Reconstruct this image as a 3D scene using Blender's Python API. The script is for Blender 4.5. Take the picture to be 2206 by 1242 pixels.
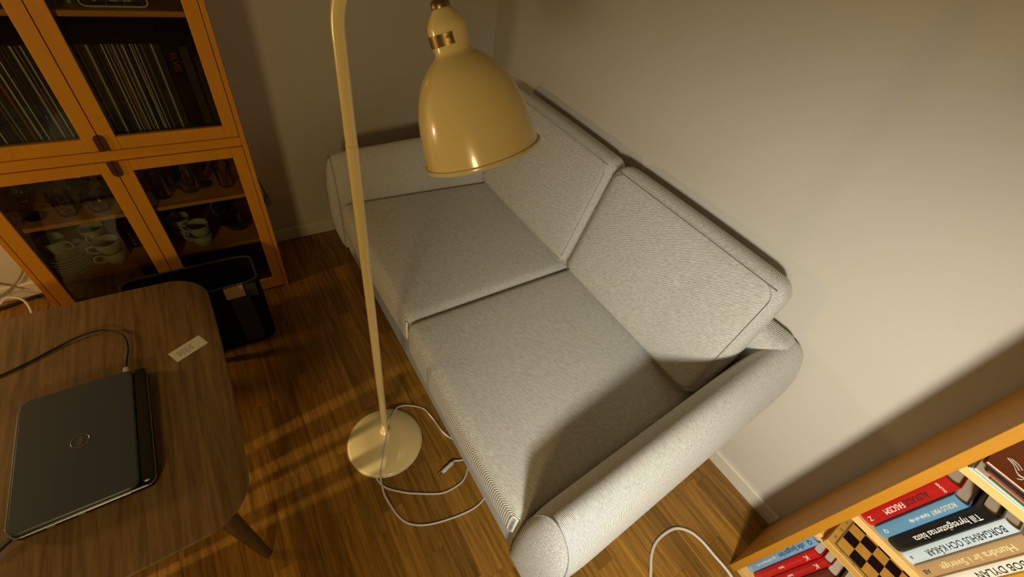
import bpy, bmesh, math, random
from mathutils import Matrix, Vector

random.seed(7)
for o in list(bpy.data.objects):
    bpy.data.objects.remove(o, do_unlink=True)
SC = bpy.context.scene
COL = SC.collection
PI = math.pi

# ------------------------------------------------------------------ camera
cam_d = bpy.data.cameras.new('camera')
cam_d.sensor_width = 36.0
cam_d.lens = 918.93 * 36.0 / 2206.0
cam_d.clip_start = 0.02
cam = bpy.data.objects.new('camera', cam_d)
COL.objects.link(cam)
Rwc = Matrix(((0.5315572993160504, 0.8331824262654177, 0.15249223621646674),
              (-0.6539938728105044, 0.2893049955159528, 0.6989954462625865),
              (0.5382739561507175, -0.4712851197862993, 0.6986783838060749)))
CAM = Vector((2.170, -1.394, 1.690))
cam.matrix_world = Matrix.Translation(CAM) @ Rwc.transposed().to_4x4()
SC.camera = cam

# ------------------------------------------------------------------ world, lamps, exposure
w = bpy.data.worlds.new('world'); SC.world = w
w.use_nodes = True
bg = w.node_tree.nodes['Background']
bg.inputs['Color'].default_value = (1.0, 0.68, 0.27, 1)
bg.inputs['Strength'].default_value = 0.066

def aim(o, target):
    d = Vector(target) - o.location
    o.rotation_euler = d.to_track_quat('-Z', 'Y').to_euler()

# reading lamp on the desk beside the photographer (outside the frame, right of the camera)
kd = bpy.data.lights.new('desk_lamp_light', 'SPOT')
kd.energy = 95; kd.color = (1.0, 0.985, 0.91)
kd.spot_size = math.radians(96); kd.spot_blend = 1.0; kd.shadow_soft_size = 0.075
key = bpy.data.objects.new('desk_lamp_light', kd); COL.objects.link(key)
key.location = (2.80, -1.50, 1.34); aim(key, (2.02, 0.0, 0.26))
# table lamp standing left of the coffee table (outside the frame)
ld = bpy.data.lights.new('corner_lamp_light', 'POINT')
ld.energy = 21; ld.color = (1.0, 0.66, 0.30); ld.shadow_soft_size = 0.07
ll = bpy.data.objects.new('corner_lamp_light', ld); COL.objects.link(ll)
ll.location = (0.62, -3.05, 0.90)
# shaded lamp at the far side of the room, shining low under the coffee table (outside the frame)
md = bpy.data.lights.new('reading_corner_light', 'SPOT')
md.energy = 220; md.color = (1.0, 0.80, 0.52); md.shadow_soft_size = 0.010
md.spot_size = math.radians(17); md.spot_blend = 0.6
ml = bpy.data.objects.new('reading_corner_light', md); COL.objects.link(ml)
ml.location = (1.46, -3.90, 0.42); aim(ml, (1.38, -1.50, 0.0))
# second table lamp on the desk behind the photographer (outside the frame)
cd = bpy.data.lights.new('desk_corner_light', 'POINT')
cd.energy = 46; cd.color = (1.0, 0.74, 0.32); cd.shadow_soft_size = 0.16
cl = bpy.data.objects.new('desk_corner_light', cd); COL.objects.link(cl)
cl.location = (3.2, -2.55, 1.5)

vs = SC.view_settings
vs.view_transform = 'Standard'; vs.look = 'None'; vs.gamma = 1.0
vs.use_curve_mapping = False
vs.exposure = 0.0

# ------------------------------------------------------------------ helpers
LOC = {}

def s2l(c):
    f = lambda v: v / 12.92 if v <= 0.04045 else ((v + 0.055) / 1.055) ** 2.4
    return tuple(f(x / 255.0) for x in c)

def put(o, parent):
    COL.objects.link(o)
    if parent is not None:
        o.parent = parent

def thing(name, loc, label, cat, group=None):
    o = bpy.data.objects.new(name, None)
    o.empty_display_size = 0.05
    o.location = loc
    COL.objects.link(o)
    LOC[o] = Vector(loc)
    o['label'] = label; o['category'] = cat
    if group: o['group'] = group
    return o

def obj(name, bm, mat, parent=None, label=None, smooth=True, angle=40):
    """bm is in world coordinates; the object takes its thing's origin."""
    base = LOC[parent] if parent is not None else Vector((0, 0, 0))
    bmesh.ops.recalc_face_normals(bm, faces=bm.faces[:])
    bmesh.ops.translate(bm, verts=bm.verts[:], vec=-base)
    me = bpy.data.meshes.new(name)
    bm.to_mesh(me); bm.free()
    if smooth:
        for p in me.polygons: p.use_smooth = True
        try:
            me.set_sharp_from_angle(angle=math.radians(angle))
        except Exception:
            pass
    for m in (mat if isinstance(mat, (list, tuple)) else [mat]):
        me.materials.append(m)
    o = bpy.data.objects.new(name, me)
    put(o, parent)
    LOC[o] = base
    if label: o['label'] = label
    return o

def tag(o, label, cat, group=None):
    o['label'] = label; o['category'] = cat
    if group: o['group'] = group
    return o

def struct(o):
    o['kind'] = 'structure'
    return o

def box(bm, x0, x1, y0, y1, z0, z1, bev=0.0, seg=2):
    r = bmesh.ops.create_cube(bm, size=1.0)
    vs_ = r['verts']
    for v in vs_:
        v.co = Vector((x0 + (v.co.x + .5) * (x1 - x0), y0 + (v.co.y + .5) * (y1 - y0), z0 + (v.co.z + .5) * (z1 - z0)))
    if bev > 0:
        ed = list({e for v in vs_ for e in v.link_edges})
        bmesh.ops.bevel(bm, geom=ed, offset=bev, segments=seg, affect='EDGES', profile=0.5)
    return bm

def B(x0, x1, y0, y1, z0, z1, bev=0.0, seg=2):
    return box(bmesh.new(), x0, x1, y0, y1, z0, z1, bev, seg)

def tube(bm, pts, r, seg=10, cap=True):
    pts = [Vector(p) for p in pts]
    n = len(pts)
    rr = r if isinstance(r, (list, tuple)) else [r] * n
    tg = []
    for i in range(n):
        a = pts[max(i - 1, 0)]; b = pts[min(i + 1, n - 1)]
        tg.append((b - a).normalized())
    up = Vector((0, 0, 1)) if abs(tg[0].z) < .9 else Vector((1, 0, 0))
    nrm = (up - up.dot(tg[0]) * tg[0]).normalized()
    rings = []
    for i in range(n):
        nrm = (nrm - nrm.dot(tg[i]) * tg[i]).normalized()
        bn = tg[i].cross(nrm)
        rings.append([bm.verts.new(pts[i] + rr[i] * (math.cos(2 * PI * k / seg) * nrm + math.sin(2 * PI * k / seg) * bn)) for k in range(seg)])
    for i in range(n - 1):
        for k in range(seg):
            bm.faces.new((rings[i][k], rings[i][(k + 1) % seg], rings[i + 1][(k + 1) % seg], rings[i + 1][k]))
    if cap:
        bm.faces.new(rings[0]); bm.faces.new(rings[-1])
    return bm

def spline(pts, n=8):
    P = [Vector(p) for p in pts]
    out = []
    for i in range(len(P) - 1):
        p0 = P[max(i - 1, 0)]; p1 = P[i]; p2 = P[i + 1]; p3 = P[min(i + 2, len(P) - 1)]
        for k in range(n):
            t = k / n
            out.append(.5 * ((2 * p1) + (p2 - p0) * t + (2 * p0 - 5 * p1 + 4 * p2 - p3) * t * t + (3 * p1 - p0 - 3 * p2 + p3) * t ** 3))
    out.append(P[-1])
    return out

def lathe(bm, prof, seg=32, M=None, cap0=False, cap1=False):
    M = M or Matrix.Identity(4)
    rings = []
    for r, z in prof:
        if r < 1e-6:
            rings.append([bm.verts.new(M @ Vector((0, 0, z)))])
        else:
            rings.append([bm.verts.new(M @ Vector((r * math.cos(2 * PI * k / seg), r * math.sin(2 * PI * k / seg), z))) for k in range(seg)])
    for a, b in zip(rings[:-1], rings[1:]):
        if len(a) == 1 and len(b) == 1: continue
        for k in range(seg):
            k2 = (k + 1) % seg
            if len(a) == 1: bm.faces.new((a[0], b[k], b[k2]))
            elif len(b) == 1: bm.faces.new((a[k], a[k2], b[0]))
            else: bm.faces.new((a[k], a[k2], b[k2], b[k]))
    if cap0 and len(rings[0]) > 1: bm.faces.new(rings[0])
    if cap1 and len(rings[-1]) > 1: bm.faces.new(rings[-1])
    return bm

def T(x, y, z): return Matrix.Translation((x, y, z))

def axis_frame(origin, d):
    q = Vector(d).to_track_quat('Z', 'Y')
    return Matrix.Translation(origin) @ q.to_matrix().to_4x4()

def puff(half, r, bulge=(0, 0, 0), n=10, arc=5, fn=None):
    """rounded box with gently bulged faces; fn maps local -> world"""
    hx, hy, hz = half
    def ticks(h):
        rr = min(r, h * .98)
        e = [rr * (1 - math.cos(PI / 2 * i / arc)) for i in range(arc + 1)]
        mid = [-(h - rr) + 2 * (h - rr) * i / n for i in range(1, n)]
        return [-h + v for v in e] + mid + [h - v for v in reversed(e)]
    tx, ty, tz = ticks(hx), ticks(hy), ticks(hz)
    bm = bmesh.new()
    def P(x, y, z):
        q = Vector((x, y, z)); inn = Vector([max(-(h - min(r, h * .98)), min(h - min(r, h * .98), c)) for c, h in zip(q, half)])
        d = q - inn
        if d.length > 1e-9:
            k = max(abs(c) for c in d)
            d = d.normalized() * k
            q = inn + d
        fx = 1 - (x / hx) ** 2; fy = 1 - (y / hy) ** 2; fz = 1 - (z / hz) ** 2
        q.x += bulge[0] * (x / hx) * fy * fz
        q.y += bulge[1] * (y / hy) * fx * fz
        q.z += bulge[2] * (z / hz) * (fx * fy) ** .6
        return fn(q) if fn else q
    def face(A, Bt, f):
        g = [[bm.verts.new(f(a, b)) for b in Bt] for a in A]
        for i in range(len(A) - 1):
            for j in range(len(Bt) - 1):
                bm.faces.new((g[i][j], g[i + 1][j], g[i + 1][j + 1], g[i][j + 1]))
    for s in (-1, 1):
        face(tx, ty, lambda a, b: P(a, b, s * hz))
        face(tx, tz, lambda a, b: P(a, s * hy, b))
        face(ty, tz, lambda a, b: P(s * hx, a, b))
    bmesh.ops.remove_doubles(bm, verts=bm.verts[:], dist=1e-5)
    return bm

def rrect(w, h, r, n=6):
    """rounded rectangle outline centred on 0"""
    pts = []
    for cx, cy, a0 in ((w / 2 - r, h / 2 - r, 0), (-w / 2 + r, h / 2 - r, PI / 2), (-w / 2 + r, -h / 2 + r, PI), (w / 2 - r, -h / 2 + r, 1.5 * PI)):
        for k in range(n + 1):
            a = a0 + PI / 2 * k / n
            pts.append((cx + r * math.cos(a), cy + r * math.sin(a)))
    return pts

def prism(bm, pts, z0, z1, M=None, inset=0.0):
    M = M or Matrix.Identity(4)
    n = len(pts)
    lo = [bm.verts.new(M @ Vector((x, y, z0))) for x, y in pts]
    hi = [bm.verts.new(M @ Vector((x, y, z1))) for x, y in pts]
    bm.faces.new(lo); bm.faces.new(hi)
    for k in range(n):
        bm.faces.new((lo[k], lo[(k + 1) % n], hi[(k + 1) % n], hi[k]))
    return bm

def text_mesh(name, body, size, M, mat, parent, sx=1.0, ext=0.0002, align='LEFT', bold=0.0, fit=None):
    cu = bpy.data.curves.new(name, 'FONT')
    cu.body = body; cu.size = size; cu.extrude = ext; cu.align_x = align; cu.align_y = 'CENTER'
    cu.resolution_u = 2; cu.offset = bold
    to = bpy.data.objects.new('tmp_text', cu); COL.objects.link(to)
    dg = bpy.context.evaluated_depsgraph_get()
    me = bpy.data.meshes.new_from_object(to.evaluated_get(dg))
    bpy.data.objects.remove(to, do_unlink=True); bpy.data.curves.remove(cu)
    base = LOC[parent]
    if fit:
        xs = [v.co.x for v in me.vertices]
        sx = fit / (max(xs) - min(xs))
    me.transform(Matrix.Diagonal((sx, 1, 1, 1)))
    me.transform(Matrix.Translation(-base) @ M)
    me.materials.clear(); me.materials.append(mat)
    me.name = name
    o = bpy.data.objects.new(name, me); put(o, parent); LOC[o] = base
    return o

# ------------------------------------------------------------------ materials
def nt(name):
    m = bpy.data.materials.new(name); m.use_nodes = True
    t = m.node_tree; b = t.nodes['Principled BSDF']
    return m, t, b

def plain(name, rgb, rough=.5, metal=0.0, spec=.5, noise=0.0, nscale=60, coat=0.0, emit=None, estr=0):
    m, t, b = nt(name)
    c = s2l(rgb)
    b.inputs['Base Color'].default_value = (*c, 1)
    b.inputs['Roughness'].default_value = rough
    b.inputs['Metallic'].default_value = metal
    b.inputs['Specular IOR Level'].default_value = spec
    b.inputs['Coat Weight'].default_value = coat
    if emit:
        b.inputs['Emission Color'].default_value = (*s2l(emit), 1); b.inputs['Emission Strength'].default_value = estr
    if noise > 0:
        tc = t.nodes.new('ShaderNodeTexCoord'); n = t.nodes.new('ShaderNodeTexNoise')
        n.inputs['Scale'].default_value = nscale; n.inputs['Detail'].default_value = 4
        t.links.new(tc.outputs['Object'], n.inputs['Vector'])
        mx = t.nodes.new('ShaderNodeMix'); mx.data_type = 'RGBA'
        mx.inputs['A'].default_value = (*[v * (1 - noise) for v in c], 1)
        mx.inputs['B'].default_value = (*[min(1, v * (1 + noise)) for v in c], 1)
        t.links.new(n.outputs['Fac'], mx.inputs['Factor'])
        t.links.new(mx.outputs['Result'], b.inputs['Base Color'])
    return m

def wood(name, c1, c2, along='X', rough=.45, scale=1.0, per_obj=0.0, dark=None, bump=.08, coat=0.0, spec=.4, lo=.30, hi=.70):
    m, t, b = nt(name)
    tc = t.nodes.new('ShaderNodeTexCoord'); mp = t.nodes.new('ShaderNodeMapping')
    s = {'X': (1.5, 26, 26), 'Y': (26, 1.5, 26), 'Z': (26, 26, 1.5)}[along]
    mp.inputs['Scale'].default_value = tuple(v * scale for v in s)
    t.links.new(tc.outputs['Object'], mp.inputs['Vector'])
    oi = t.nodes.new('ShaderNodeObjectInfo')
    vm = t.nodes.new('ShaderNodeVectorMath'); vm.operation = 'ADD'
    sc = t.nodes.new('ShaderNodeMath'); sc.operation = 'MULTIPLY'; sc.inputs[1].default_value = 37.0
    t.links.new(oi.outputs['Random'], sc.inputs[0])
    t.links.new(mp.outputs['Vector'], vm.inputs[0]); t.links.new(sc.outputs[0], vm.inputs[1])
    n = t.nodes.new('ShaderNodeTexNoise'); n.inputs['Scale'].default_value = 1.6; n.inputs['Detail'].default_value = 8; n.inputs['Roughness'].default_value = .65
    n.inputs['Distortion'].default_value = .6
    t.links.new(vm.outputs['Vector'], n.inputs['Vector'])
    cr = t.nodes.new('ShaderNodeValToRGB')
    cr.color_ramp.elements[0].position = lo; cr.color_ramp.elements[0].color = (*s2l(c1), 1)
    cr.color_ramp.elements[1].position = hi; cr.color_ramp.elements[1].color = (*s2l(c2), 1)
    if dark:
        e = cr.color_ramp.elements.new(lo - .12); e.color = (*s2l(dark), 1)
    t.links.new(n.outputs['Fac'], cr.inputs['Fac'])
    out = cr.outputs['Color']
    if per_obj > 0:
        hs = t.nodes.new('ShaderNodeHueSaturation')
        mr = t.nodes.new('ShaderNodeMapRange'); mr.inputs['To Min'].default_value = 1 - per_obj; mr.inputs['To Max'].default_value = 1 + per_obj
        t.links.new(oi.outputs['Random'], mr.inputs['Value']); t.links.new(mr.outputs['Result'], hs.inputs['Value'])
        t.links.new(out, hs.inputs['Color']); out = hs.outputs['Color']
    t.links.new(out, b.inputs['Base Color'])
    b.inputs['Roughness'].default_value = rough
    b.inputs['Specular IOR Level'].default_value = spec
    b.inputs['Coat Weight'].default_value = coat; b.inputs['Coat Roughness'].default_value = .2
    bp = t.nodes.new('ShaderNodeBump'); bp.inputs['Strength'].default_value = bump; bp.inputs['Distance'].default_value = .002
    t.links.new(n.outputs['Fac'], bp.inputs['Height']); t.links.new(bp.outputs['Normal'], b.inputs['Normal'])
    return m

def fabric(name, ang=(0, 0, 0), light=(242, 239, 226), dark=(116, 114, 106), period=.0033, stripe=1.0, axis='Y'):
    """ribbed weave: fine light and dark yarns, direction set by ang"""
    m, t, b = nt(name)
    tc = t.nodes.new('ShaderNodeTexCoord'); mp = t.nodes.new('ShaderNodeMapping')
    mp.inputs['Rotation'].default_value = ang
    t.links.new(tc.outputs['Object'], mp.inputs['Vector'])
    wv = t.nodes.new('ShaderNodeTexWave'); wv.wave_type = 'BANDS'; wv.bands_direction = axis
    wv.inputs['Scale'].default_value = 2 * PI / (20 * period)
    wv.inputs['Distortion'].default_value = .5; wv.inputs['Detail'].default_value = 1; wv.inputs['Detail Scale'].default_value = .25
    t.links.new(mp.outputs['Vector'], wv.inputs['Vector'])
    # slubs: long thin streaks along the yarn
    mp2 = t.nodes.new('ShaderNodeMapping'); mp2.inputs['Scale'].default_value = (55, 420, 220) if axis == 'Y' else (55, 220, 420)
    t.links.new(mp.outputs['Vector'], mp2.inputs['Vector'])
    ns = t.nodes.new('ShaderNodeTexNoise'); ns.inputs['Scale'].default_value = 1.0; ns.inputs['Detail'].default_value = 3
    t.links.new(mp2.outputs['Vector'], ns.inputs['Vector'])
    a = t.nodes.new('ShaderNodeMath'); a.operation = 'MULTIPLY'; a.inputs[1].default_value = .62 * stripe
    t.links.new(wv.outputs['Fac'], a.inputs[0])
    c = t.nodes.new('ShaderNodeMath'); c.operation = 'MULTIPLY_ADD'; c.inputs[1].default_value = .62; 
    t.links.new(ns.outputs['Fac'], c.inputs[0]); t.links.new(a.outputs[0], c.inputs[2])
    cr = t.nodes.new('ShaderNodeValToRGB')
    off = .31 * stripe
    cr.color_ramp.elements[0].position = max(0, .31 + off - .24 * (.3 + .7 * stripe)); cr.color_ramp.elements[0].color = (*s2l(dark), 1)
    cr.color_ramp.elements[1].position = min(1, .31 + off + .24 * (.3 + .7 * stripe)); cr.color_ramp.elements[1].color = (*s2l(light), 1)
    t.links.new(c.outputs[0], cr.inputs['Fac'])
    t.links.new(cr.outputs['Color'], b.inputs['Base Color'])
    b.inputs['Roughness'].default_value = .95; b.inputs['Specular IOR Level'].default_value = .1
    b.inputs['Sheen Weight'].default_value = .15
    bp = t.nodes.new('ShaderNodeBump'); bp.inputs['Strength'].default_value = .25; bp.inputs['Distance'].default_value = .0015
    t.links.new(c.outputs[0], bp.inputs['Height']); t.links.new(bp.outputs['Normal'], b.inputs['Normal'])
    return m

def glass(name, tint=(1, 1, 1), gloss=1.0):
    m = bpy.data.materials.new(name); m.use_nodes = True
    t = m.node_tree; t.nodes.clear()
    o = t.nodes.new('ShaderNodeOutputMaterial'); tr = t.nodes.new('ShaderNodeBsdfTransparent'); gl = t.nodes.new('ShaderNodeBsdfGlossy')
    tr.inputs['Color'].default_value = (*tint, 1); gl.inputs['Roughness'].default_value = .03
    gl.inputs['Color'].default_value = (gloss, gloss, gloss, 1)
    fr = t.nodes.new('ShaderNodeFresnel'); fr.inputs['IOR'].default_value = 1.5
    mx = t.nodes.new('ShaderNodeMixShader')
    t.links.new(fr.outputs[0], mx.inputs[0]); t.links.new(tr.outputs[0], mx.inputs[1]); t.links.new(gl.outputs[0], mx.inputs[2])
    t.links.new(mx.outputs[0], o.inputs['Surface'])
    return m

def plaster(name, rgb):
    m, t, b = nt(name)
    tc = t.nodes.new('ShaderNodeTexCoord'); n = t.nodes.new('ShaderNodeTexNoise')
    n.inputs['Scale'].default_value = 260; n.inputs['Detail'].default_value = 3
    t.links.new(tc.outputs['Object'], n.inputs['Vector'])
    n2 = t.nodes.new('ShaderNodeTexNoise'); n2.inputs['Scale'].default_value = 2.2
    t.links.new(tc.outputs['Object'], n2.inputs['Vector'])
    c = s2l(rgb)
    mx = t.nodes.new('ShaderNodeMix'); mx.data_type = 'RGBA'
    mx.inputs['A'].default_value = (*[v * .95 for v in c], 1); mx.inputs['B'].default_value = (*[v * 1.05 for v in c], 1)
    t.links.new(n2.outputs['Fac'], mx.inputs['Factor']); t.links.new(mx.outputs['Result'], b.inputs['Base Color'])
    bp = t.nodes.new('ShaderNodeBump'); bp.inputs['Strength'].default_value = .12; bp.inputs['Distance'].default_value = .001
    t.links.new(n.outputs['Fac'], bp.inputs['Height']); t.links.new(bp.outputs['Normal'], b.inputs['Normal'])
    b.inputs['Roughness'].default_value = .85; b.inputs['Specular IOR Level'].default_value = .2
    return m

M_WALL = plaster('wall_paint', (205, 199, 184))
M_BASE = plain('baseboard_paint', (216, 208, 188), .45)
M_OAK = wood('oak_parquet', (118, 79, 24), (162, 115, 42), 'X', .36, 1.5, per_obj=.30, dark=(64, 38, 10), coat=.15, lo=.36, hi=.62)
M_OAKB = wood('oak_floor_far', (105, 70, 36), (150, 108, 62), 'X', .4, 1.0)
M_BIRCHZ = wood('birch_upright', (216, 142, 26), (226, 154, 34), 'Z', .45, .5, bump=.02)
M_BIRCHY = wood('birch_along_wall', (216, 142, 26), (226, 154, 34), 'Y', .45, .5, bump=.02)
M_BIRCHX = wood('birch_shelf', (226, 180, 104), (236, 194, 122), 'X', .45, .5, bump=.02)
M_BCZ = wood('bookcase_upright', (186, 124, 26), (198, 138, 36), 'Z', .5, .5, bump=.02)
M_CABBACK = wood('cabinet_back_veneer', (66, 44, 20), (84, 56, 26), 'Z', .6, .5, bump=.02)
M_PULL = wood('dark_pull_wood', (74, 40, 14), (96, 54, 20), 'Z', .5, 1)
M_TABLE = wood('smoked_oak', (98, 72, 40), (148, 114, 70), 'X', .5, 1.6, dark=(66, 46, 24), bump=.15)
M_TLEG = wood('smoked_oak_leg', (78, 56, 32), (112, 84, 50), 'Z', .5, 1.6)
M_CREAM = plain('cream_enamel', (240, 215, 152), .22, coat=.5)
M_CREAM2 = plain('cream_enamel_rim', (226, 208, 158), .25, coat=.4)
M_BRASS = plain('aged_brass', (138, 116, 76), .36, metal=.9)
M_CORDW = plain('white_cord', (214, 206, 190), .5)
M_CORDB = plain('black_cord', (22, 22, 26), .45)
M_FARM = fabric('sofa_weave_arm', (0, 0, 0))
M_FSEAT = fabric('sofa_weave_seat', (0, 0, math.radians(-28)))
M_FBACK = fabric('sofa_weave_back', (0, math.radians(34), 0), axis='Z')
M_FPLAIN = fabric('sofa_weave_plain', (0, 0, math.radians(50)), (214, 212, 206), (140, 139, 138), .003, .35)
M_SEAM = plain('seam_thread', (150, 148, 142), .9)
M_LEGS = plain('sofa_leg', (60, 44, 30), .5)
M_GLASS = glass('cabinet_glass', (.90, .92, .90), .55)
M_CRYS = glass('crystal_glass', (.88, .9, .88), 1.0)
M_CHINA = plain('celadon_china', (186, 184, 140), .25, noise=.05, coat=.3)
M_BLACK = plain('black_felt', (14, 13, 16), .95, spec=.1)
M_GREY = plain('charcoal_felt', (62, 60, 56), .95, spec=.1, noise=.2, nscale=300)
M_CREAMF = plain('cream_fleece', (205, 176, 118), .95, spec=.1, noise=.15, nscale=300)
M_LAP = plain('laptop_black', (60, 66, 74), .42, noise=.12, nscale=500)
M_LAP2 = plain('laptop_gloss_black', (16, 16, 20), .3)
M_SILV = plain('laptop_silver', (170, 170, 168), .35, metal=.7)
M_LOGO = plain('logo_metal', (168, 160, 140), .3, metal=.6)
M_PAPER = plain('paper', (226, 222, 210), .8)
M_INK = plain('grey_ink', (120, 120, 124), .8)
M_PAGES = plain('book_pages', (206, 192, 164), .9, noise=.08, nscale=400)
M_WHITE = plain('white_print', (238, 234, 222), .6)
M_YELLOWP = plain('cream_print', (236, 214, 160), .6)
M_BLACKP = plain('black_print', (24, 20, 18), .6)
M_REDP = plain('red_print', (150, 30, 26), .6)
M_LED = plain('blue_led', (60, 160, 255), .3, emit=(70, 170, 255), estr=3.0)

# ------------------------------------------------------------------ the room
fl = obj('floor', B(-.15, 5.0, -5.0, .15, -.06, -.014), M_OAKB, None, smooth=False); struct(fl)
PW = .0712
stave_mesh = {}
def stave(L):
    if L in stave_mesh: return stave_mesh[L]
    bm = bmesh.new(); h = .014; c = .0004; wd = PW - .0002; ln = L - .0002
    lo = [(-ln / 2, -wd / 2), (ln / 2, -wd / 2), (ln / 2, wd / 2), (-ln / 2, wd / 2)]
    a = [bm.verts.new((x, y, -h)) for x, y in lo]; b_ = [bm.verts.new((x, y, -c)) for x, y in lo]
    d = [bm.verts.new((x - math.copysign(c, x), y - math.copysign(c, y), 0)) for x, y in lo]
    for k in range(4):
        j = (k + 1) % 4
        bm.faces.new((a[k], a[j], b_[j], b_[k])); bm.faces.new((b_[k], b_[j], d[j], d[k]))
    bm.faces.new(d)
    bmesh.ops.recalc_face_normals(bm, faces=bm.faces[:])
    me = bpy.data.meshes.new('plank'); bm.to_mesh(me); bm.free(); me.materials.append(M_OAK)
    stave_mesh[L] = me
    return me
row = 0
y = -.012 - PW / 2
while y > -2.75:
    x = .012 - random.choice([0, .12, .2, .3])
    while x < 2.75:
        L = random.choice([.34, .44, .52, .62])
        o = bpy.data.objects.new('plank', stave(L)); o.location = (x + L / 2, y, 0)
        COL.objects.link(o); o.parent = fl
        x += L
    y -= PW; row += 1

wl = obj('wall_left', B(-.12, 0, -5.0, .12, 0, 2.6), M_WALL, None, smooth=False); struct(wl)
wr = obj('wall_right', B(0, 5.0, 0, .12, 0, 2.6), M_WALL, None, smooth=False); struct(wr)
def baseb(name, pts0, horiz):
    bm = bmesh.new()
    prof = [(0, .0), (.012, .0), (.012, .064), (.008, .070), (0, .070)]
    for t_ in pts0: pass
    vs0 = []
    for e in pts0:
        ring = []
        for d, z in prof:
            ring.append(bm.verts.new((d, e, z) if horiz == 'Y' else (e, -d, z)))
        vs0.append(ring)
    n = len(prof)
    for k in range(n):
        bm.faces.new((vs0[0][k], vs0[0][(k + 1) % n], vs0[1][(k + 1) % n], vs0[1][k]))
    bm.faces.new(vs0[0]); bm.faces.new(vs0[1])
    return struct(obj(name, bm, M_BASE, None, smooth=False))
baseb('baseboard_left', (-5.0, -.012), 'Y')
baseb('baseboard_right', (0, 2.415), 'X')

# ------------------------------------------------------------------ sofa
sofa = thing('sofa', (1.2, -.52, 0), 'light grey ribbed fabric two-seat sofa against the bare wall', 'sofa')
def xin(y): return 1.978 - .036 * (y + 1.0)          # inner face of near arm
def xfar(y): return .40 + .06 * (y + 1.0)            # inner face of far arm
obj('seat_frame', puff((.80, .44, .075), .02, n=4, fn=lambda q: Vector((q.x + 1.185, q.y - .555, q.z + .215))), M_FPLAIN, sofa)
obj('backrest', puff((.86, .06, .31), .045, n=6, fn=lambda q: Vector((q.x + 1.185, q.y - .085 + (q.z) * .05, q.z + .455))), M_FBACK, sofa)
# seat cushions
def seat(u0, u1, name, fr):
    def fn(q):
        fx = (q.x + 1) / 2; fy = (q.y + 1) / 2
        y = fr + fy * (-.17 - fr)
        xl = u0(y); xr = u1(y)
        sag = -.012 * math.sin(PI * fx) * 0
        return Vector((xl + fx * (xr - xl), y, .365 + q.z + sag))
    def g(q):
        # local box is 0.375 x 0.43 x 0.085 -> normalised x,y
        return fn(Vector((q.x / .375, q.y / .43, q.z)))
    return obj(name, puff((.375, .43, .085), .034, (.004, .010, .012), n=12, fn=g), M_FSEAT, sofa)
sl = seat(lambda y: xfar(y) + .004, lambda y: 1.196, 'seat_cushion', -1.008)
sr = seat(lambda y: 1.201, lambda y: xin(y) - .004, 'seat_cushion', -1.018)
def seam(par, pts, r=.0016):
    return obj('seam', tube(bmesh.new(), spline(pts, 6), r, 6), M_SEAM, par)
for par, a, b_, fr in ((sl, .43, 1.17, -1.008), (sr, 1.225, 1.95, -1.018)):
    seam(par, [(a + (b_ - a) * k / 6, fr + .004, .431) for k in range(7)], .0013)
    seam(par, [(a + (b_ - a) * k / 6, fr - .003, .315) for k in range(7)], .0013)
# back cushions
def back(x0, x1, ztop, name, rcor=.05, yoff=0.0):
    hw = (x1 - x0) / 2; H = ztop - .43
    tilt = math.radians(12.5)
    def fn(q):
        y, z = q.y, q.z + H / 2
        # softer, thinner towards the top
        y *= 1.0 - .18 * (z / H)
        Y = y * math.cos(tilt) + z * math.sin(tilt); Z = z * math.cos(tilt) - y * math.sin(tilt)
        return Vector((q.x + (x0 + x1) / 2, Y - .212 + yoff, Z * ztop_s + .43))
    ztop_s = 1.0
    c = obj(name, puff((hw, .068, H / 2), rcor, (.006, .020, .006), n=12, fn=fn), M_FBACK, sofa)
    lp = [fn(Vector((a, -.0655, b2))) for a, b2 in rrect(2 * hw - .048, H - .048, .05, 6)]
    seam(c, lp + [lp[0]], .0011)
    return c
bl = back(.425, 1.185, .945, 'back_cushion', .045)
br = back(1.190, 1.945, .955, 'back_cushion', .055, -.006)
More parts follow.
